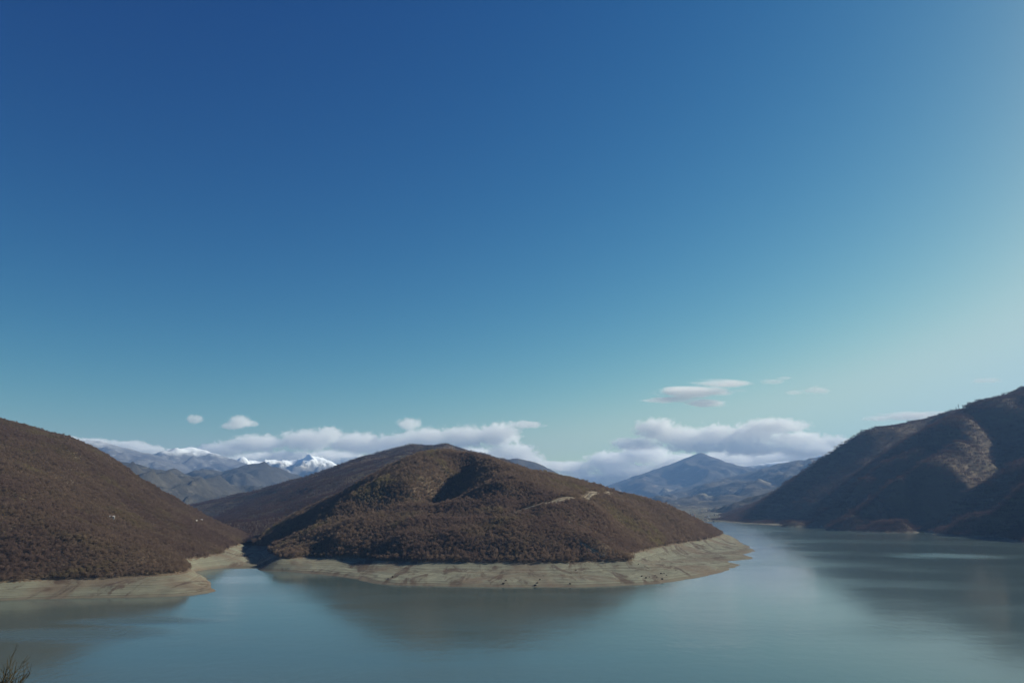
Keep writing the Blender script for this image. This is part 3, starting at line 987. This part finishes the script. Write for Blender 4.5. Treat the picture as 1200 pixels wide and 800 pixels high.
for px, h, lab in ((1120, 20, 'short steel pylon, the lowest of three on the rounded hill crest'), (1123, 32, 'tall steel pylon between two others on the rounded hill crest'),
                   (1128, 28, 'steel pylon standing furthest uphill of three on the rounded hill crest')):
    cx = np.array(R1.crest)
    x = np.interp(px, to_px(cx)[0], cx[:, 0])
    y = np.interp(px, to_px(cx)[0], cx[:, 1])
    q = R1.ray_hit(px, 475, 4300, 5400)
    base = (q[0], q[1], q[2])
    e = bpy.data.objects.new('pylon', None)
    COL.objects.link(e)
    e.location = base
    tag(e, lab, 'pylon')
    V, Fc = [], []
    for sx in (-1, 1):
        for sy in (-1, 1):
            bar(V, Fc, (sx * h * .09, sy * h * .09, -2), (sx * .5, sy * .5, h), .28)
    for k in range(6):
        z0, z1 = h * k / 6, h * (k + 1) / 6
        w0, w1 = h * .09 * (1 - k / 6) + .5 * k / 6, h * .09 * (1 - (k + 1) / 6) + .5 * (k + 1) / 6
        for sg in (-1, 1):
            bar(V, Fc, (-w0, sg * w0, z0), (w1, sg * w1, z1), .14)
            bar(V, Fc, (sg * w0, -w0, z0), (sg * w1, w1, z1), .14)
    mesh_obj('tower', V, Fc, M_STEEL, e)
    for z in (.74, .86, .97):
        V, Fc = [], []
        bar(V, Fc, (-h * .16, 0, h * z), (h * .16, 0, h * z), .2)
        bar(V, Fc, (-h * .16, 0, h * z), (0, 0, h * (z + .04)), .12)
        bar(V, Fc, (h * .16, 0, h * z), (0, 0, h * (z + .04)), .12)
        mesh_obj('crossarm', V, Fc, M_STEEL, e)

# ------------------------------------------------------------------ boulders on the bank
M_ROCK = mat_plain('dark_rock', (.075, .062, .052), .9, .4, .6)


def boulder_mesh(seed):
    bm = bmesh.new()
    bmesh.ops.create_icosphere(bm, subdivisions=3, radius=1)
    r = np.random.default_rng(seed)
    cuts = [(r.normal(size=3), r.uniform(.5, .85)) for _ in range(9)]
    for v in bm.verts:
        c = np.array(v.co)
        for nn, d in cuts:
            nn = nn / np.linalg.norm(nn)
            e = c @ nn - d
            if e > 0:
                c = c - nn * e * .9
        v.co = c * np.array([1.2, .9, .75])
    me = bpy.data.meshes.new('boulder')
    bm.to_mesh(me)
    bm.free()
    me.materials.append(M_ROCK)
    return me


BM = [boulder_mesh(k) for k in range(4)]
for k, (px, py, s) in enumerate(((752, 675, 2.2), (757, 677, 1.7), (761, 676, 1.2), (775, 672, 2.0), (778, 671.5, 1.5), (776, 678.5, 1.9), (768, 674, 1.1), (781, 674, 1.2), (770, 676, 1.0), (756, 680, 1.0), (792, 668, 1.0), (748, 661, 1.2),
                                 (825, 678, 1.6), (803, 681.5, 1.5), (630, 683, 2.0), (627, 686, 2.4), (633, 679, 1.7), (590, 684, 2.0), (593, 680, 1.5), (675, 668, 1.6), (668, 684, 2.0), (460, 676, 2.2), (455, 678, 1.6))):
    q = CH.ray_hit(px, py, 860, 1500, 1500)
    o = bpy.data.objects.new('boulder', BM[k % 4])
    COL.objects.link(o)
    o.location = (q[0], q[1], q[2] + s * .3)
    o.rotation_euler = (0, 0, random.uniform(0, 6.28))
    s *= .72
    o.scale = (s, s, s * 1.1)
    tag(o, 'dark boulder lying on the striped mud bank of the headland', 'boulder', 'boulders on the bank of the headland')

# ------------------------------------------------------------------ treetop at the bottom corner, near the viewpoint
M_BARK = mat_plain('grey_brown_bark', (.04, .03, .02), .95, .4, 30)
M_TWIG = mat_plain('olive_brown_twig', (.075, .058, .03), .9, .3, 30)
top = P(10, 772, 11.0)
gx, gy = top[0] - .25, 11.0
gz = float(np.interp(gy, ys, Z[:, int(np.argmin(np.abs(xs - gx)))]))
e = bpy.data.objects.new('bare_shrub', None)
COL.objects.link(e)
e.location = (gx, gy, gz)
tag(e, 'leafless twiggy treetop poking up beside the viewpoint in front of the lake', 'shrub')
H = top[2] - gz
rb = random.Random(5)
tv, tf, bv, bf, wv, wf = [], [], [], [], [], []


def grow(a, d, L, r, depth):
    a = np.array(a, float)
    seg = 3
    for k in range(seg):
        d = d + np.array([rb.uniform(-.13, .13), rb.uniform(-.13, .13), rb.uniform(-.02, .12)])
        d /= np.linalg.norm(d)
        b = a + d * L / seg
        r2 = r * .86
        bar(*((tv, tf) if depth == 0 else (bv, bf) if depth < 3 else (wv, wf)), a, b, r)
        if depth < 5 and (depth > 0 or k > 0):
            for _ in range(2):
                q = d + np.array([rb.uniform(-.75, .75), rb.uniform(-.75, .75), rb.uniform(-.15, .35)])
                grow(b, q / np.linalg.norm(q), L * rb.uniform(.5, .68), max(r2 * .6, .0042), depth + 1)
        a, r = b, r2


for st_ in range(8):
    a_ = st_ * .79 + .3
    grow((.12 * math.cos(a_), .12 * math.sin(a_), -.3), np.array([.30 * math.cos(a_), .30 * math.sin(a_), 1.0]), H * .52, H * .008, 0)
mx = max(max(v[2] for v in wv), max(v[2] for v in bv))
sc = H / mx
pts_ = np.array(bv + wv) * sc + np.array([gx, gy, gz])
for _ in range(6):
    u_, v_, _d = to_px(pts_)
    hi = v_ < 797
    pts_[:, 0] -= (np.percentile(u_[hi], 97) - 33) * 11.0 / F
    pts_[:, 2] += (np.percentile(v_[(u_ > -5) & (u_ < 34)], 0.5) - 777) * 11.0 / F
sh = pts_[0] - (np.array(bv[0]) * sc + np.array([gx, gy, gz]))
e.location = (gx + sh[0], gy + sh[1], gz + sh[2])
for nm, v, f, mt in (('trunk', tv, tf, M_BARK), ('branches', bv, bf, M_BARK), ('twigs', wv, wf, M_TWIG)):
    mesh_obj(nm, [(x * sc, y * sc, z * sc) for x, y, z in v], f, mt, e)

# ------------------------------------------------------------------ clouds, far beyond the mountains
def cloud(label, d, blobs, dens_=.0035, streak=1.0, erode=.75, depth=1.0, nscale=1.0, seed=0):
    """blobs: (px, py, half width px, half height px); a puffy closed shell filled with vapour"""
    KC = 1.55
    d, dens_, nscale = d * KC, dens_ / KC, nscale / KC
    m_per = d / F
    E = []
    bm = bmesh.new()
    c0 = np.array(P(blobs[0][0], blobs[0][1], d))
    for k, (px, py, rx, ry) in enumerate(blobs):
        c = np.array(P(px, py, d + ((k * 37) % 5 - 2) * 190)) - c0
        r = np.array([rx * m_per, depth * m_per * (ry * 1.2 + rx * .35), ry * m_per])
        E.append((c, r))
        g_ = bmesh.ops.create_icosphere(bm, subdivisions=4, radius=1)
        for v in g_['verts']:
            v.co = c + np.array(v.co) * r
    me = bpy.data.meshes.new('cloud')
    bm.to_mesh(me)
    bm.free()
    o = bpy.data.objects.new('cloud', me)
    COL.objects.link(o)
    o.location = c0
    rm = o.modifiers.new('shell', 'REMESH')
    rm.mode = 'VOXEL'
    rm.voxel_size = max(40, .12 * min(r[2] for _, r in E) * 2)
    dg = bpy.context.evaluated_depsgraph_get()
    me2 = bpy.data.meshes.new_from_object(o.evaluated_get(dg))
    o.modifiers.clear()
    o.data = me2
    me2.name = 'cloud'
    mt, n, out = new_mat('cloud_vapour')
    tc = n.node('ShaderNodeTexCoord').outputs['Object']
    nz = n.noise(n.scale(tc, 1 / streak, 1, 1), .0011 * nscale, 2, .5)
    wv_ = n.node('ShaderNodeTexNoise', ins={'Scale': .0014 * nscale, 'Detail': 2.0})
    n.l.new(n.vmath('ADD', n.scale(tc, 1 / streak, 1, 1.2), (seed * 3000., 0, 0)), wv_.inputs['Vector'])
    wob = n.vmath('MULTIPLY', n.vmath('SUBTRACT', wv_.outputs['Color'], (.5, .5, .5)), (500 / nscale * streak, 300 / nscale, 330 / nscale))
    tw = n.vmath('ADD', tc, wob)
    best = None
    for c, r in E:
        L = n.vmath('LENGTH', n.vmath('DIVIDE', n.vmath('SUBTRACT', tc, tuple(c)), tuple(r)))
        v = n.math('SUBTRACT', 1.0, L)
        best = v if best is None else n.math('SMOOTH_MAX', best, v)
        if best is not v:
            best.node.inputs[2].default_value = .15
    fn = n.noise(n.scale(n.vmath('ADD', tw, (seed * 1234.5, seed * 77., 0)), 1 / streak, .8, 1.25), .0042 * nscale, 8, .68)
    v = n.math('SUBTRACT', best, n.math('MULTIPLY', n.rng(fn, .28, .72, 0, 1, False), erode))
    v = n.math('MULTIPLY', n.rng(v, 0.0, .10), dens_)
    pv = n.node('ShaderNodeVolumePrincipled', ins={'Color': (1, 1, 1, 1), 'Anisotropy': .0, 'Density': v})
    n.l.new(pv.outputs[0], out.inputs['Volume'])
    mt.cycles.homogeneous_volume = False if hasattr(mt.cycles, 'homogeneous_volume') else None
    me2.materials.clear()
    me2.materials.append(mt)
    return tag(o, label, 'cloud')


CLOUDS = [
    ('long low bank of white cloud lying along the snowy mountains', 24000,
     [(300, 520, 60, 16), (360, 516, 50, 20), (385, 510, 26, 16), (420, 520, 55, 20), (460, 522, 55, 20), (500, 514, 50, 20), (545, 512, 48, 20), (585, 510, 40, 22), (615, 497, 34, 7), (600, 530, 45, 18), (480, 497, 22, 11), (255, 528, 50, 14), (340, 540, 70, 18), (420, 545, 60, 16)], dict(dens_=.0030, erode=.70)),
    ('broad layered white cloud bank above the pyramid mountain', 25500,
     [(770, 503, 42, 19), (800, 512, 55, 18), (745, 520, 50, 12), (840, 512, 45, 22), (880, 510, 50, 20), (905, 500, 62, 15), (930, 515, 60, 15), (975, 518, 40, 12), (820, 522, 60, 14), (880, 525, 70, 14), (945, 527, 60, 13)], dict(dens_=.0030, erode=.70)),
    ('low row of puffy cloud along the horizon behind the pyramid mountain', 30000,
     [(672, 549, 40, 14), (715, 541, 44, 18), (755, 532, 46, 17), (740, 556, 70, 18), (690, 564, 60, 16), (800, 545, 60, 20), (850, 540, 56, 18), (900, 538, 60, 17), (950, 534, 60, 17), (1000, 530, 50, 14), (880, 556, 90, 16)], dict(dens_=.0034, erode=.62)),
    ('pale cloud layer low behind the snowy mountains, under the long bank', 29000,
     [(240, 541, 60, 13), (310, 541, 70, 16), (390, 540, 70, 18), (470, 538, 60, 18), (550, 536, 60, 18), (610, 540, 44, 14), (640, 546, 34, 10)], dict(dens_=.0034, erode=.6)),
    ('flat lens shaped cloud floating highest above the pyramid mountain', 24500,
     [(815, 460, 74, 9.5), (783, 468.5, 50, 5.5), (850, 449, 54, 6.5), (826, 472, 40, 7), (800, 456, 44, 5)], dict(dens_=.0030, streak=3.6, erode=.8)),
    ('small thin wisp of cloud to the side of the lens shaped cloud', 24500, [(957, 457, 24, 7), (930, 460, 14, 5)], dict(dens_=.0016, streak=2.5, erode=.8, nscale=1.6)),
    ('faint narrow streak of cloud trailing from the lens shaped cloud', 24500, [(905, 447, 24, 4.5), (920, 443, 14, 3.5)], dict(dens_=.0014, streak=2.5, erode=.75, nscale=1.6)),
    ('long thin streak of cloud touching the crest of the rounded hill', 24800, [(1070, 488, 62, 8), (1030, 490, 34, 5), (1100, 485, 40, 6)], dict(dens_=.0022, streak=3.5, erode=.8)),
    ('tiny faint cloud alone high above the tall hill', 24800, [(1155, 446, 26, 5)], dict(dens_=.0011, streak=2.5, erode=.75, nscale=1.6)),
    ('small round puff of cloud alone over the snow capped peak', 24200, [(228, 491, 14, 8)], dict(dens_=.0026, erode=.7, nscale=2.0)),
    ('small ragged cloud with a rounded top just above the long bank', 24200, [(281, 494, 20, 11), (272, 499, 20, 7), (293, 496, 14, 6)], dict(dens_=.0028, erode=.7, nscale=1.7)),
    ('low strip of white cloud resting behind the grey mountain', 24600, [(80, 519, 34, 11), (110, 520, 40, 10), (150, 523, 40, 11), (175, 528, 32, 10), (205, 532, 40, 9)], dict(dens_=.0030, erode=.6)),
]
for k, (lab, d, bl, kw) in enumerate(CLOUDS):
    cloud(lab, d, bl, seed=k + 1, **kw)

# ------------------------------------------------------------------ haze
m, n, out = new_mat('haze_air')
pv = n.node('ShaderNodeVolumePrincipled', ins={'Color': (.28, .52, 1.0, 1), 'Density': 2.8e-5, 'Anisotropy': .1})
n.l.new(pv.outputs[0], out.inputs['Volume'])
V, Fc = [], []
box(V, Fc, BOX[0], BOX[1], BOX[2], BOX[3], -41, 1650)
hz = mesh_obj('haze', V, Fc, m)
tag(hz, 'thin blue air haze filling the valley and lying over the lake', 'haze', kind='stuff')

# ------------------------------------------------------------------ sun, sky
SUN_AZ, SUN_EL = R(66), R(30)               # to the right of the view, ahead of the camera
sd = np.array([math.sin(SUN_AZ) * math.cos(SUN_EL), math.cos(SUN_AZ) * math.cos(SUN_EL), math.sin(SUN_EL)])
L = bpy.data.lights.new('sun', 'SUN')
L.energy = 5.0
L.angle = R(.53)
L.color = (1.0, .94, .76)
lo = bpy.data.objects.new('sun', L)
COL.objects.link(lo)
from mathutils import Vector
lo.rotation_euler = Vector(tuple(sd)).to_track_quat('Z', 'Y').to_euler()

W = bpy.data.worlds.new('World')
S.world = W
W.use_nodes = True
n = NT(W.node_tree)
W.node_tree.nodes.clear()
out = n.node('ShaderNodeOutputWorld')
sky = n.node('ShaderNodeTexSky')
sky.sky_type = 'NISHITA'
sky.sun_disc = False
sky.sun_elevation = SUN_EL
sky.sun_rotation = SUN_AZ
sky.altitude = 0
sky.air_density = 1.0
sky.dust_density = .6
sky.ozone_density = 1.0
sep = n.node('ShaderNodeSeparateColor', ins={'Color': sky.outputs[0]})
cmb = n.node('ShaderNodeCombineColor')
for ch, (g_, k_) in enumerate(((3.05, 2.45), (1.92, 1.03), (1.09, .53))):      # film response of the photograph
    v_ = n.math('MULTIPLY', n.math('POWER', n.math('MULTIPLY', sep.outputs[ch], .1), g_), k_ * 10)
    sm = n.math('SMOOTH_MIN', v_, (3.3, 4.6, 5.2)[ch])
    sm.node.inputs[2].default_value = 2.0
    n.l.new(sm, cmb.inputs[ch])
bg = n.node('ShaderNodeBackground', ins={'Color': cmb.outputs[0], 'Strength': .10})
n.l.new(bg.outputs[0], out.inputs[0])

# ------------------------------------------------------------------ camera + render
cam = bpy.data.cameras.new('camera')
cam.sensor_fit = 'HORIZONTAL'
cam.sensor_width = 36
cam.lens = 36 * F / 1200
cam.clip_start = .5
cam.clip_end = 60000
co = bpy.data.objects.new('camera', cam)
COL.objects.link(co)
co.location = (0, 0, CAM)
co.rotation_euler = (math.pi / 2 + PITCH, 0, 0)
S.camera = co
S.render.engine = 'CYCLES'
c = S.cycles
c.use_denoising = True
c.denoiser = 'OPENIMAGEDENOISE'
c.max_bounces = 48
c.diffuse_bounces = 2
c.glossy_bounces = 3
c.volume_bounces = 48
c.transparent_max_bounces = 8
c.volume_step_rate = 1.0
c.volume_max_steps = 128
c.sample_clamp_indirect = 10
S.view_settings.view_transform = 'Standard'
S.view_settings.look = 'None'
S.view_settings.exposure = .5
S.view_settings.gamma = 1
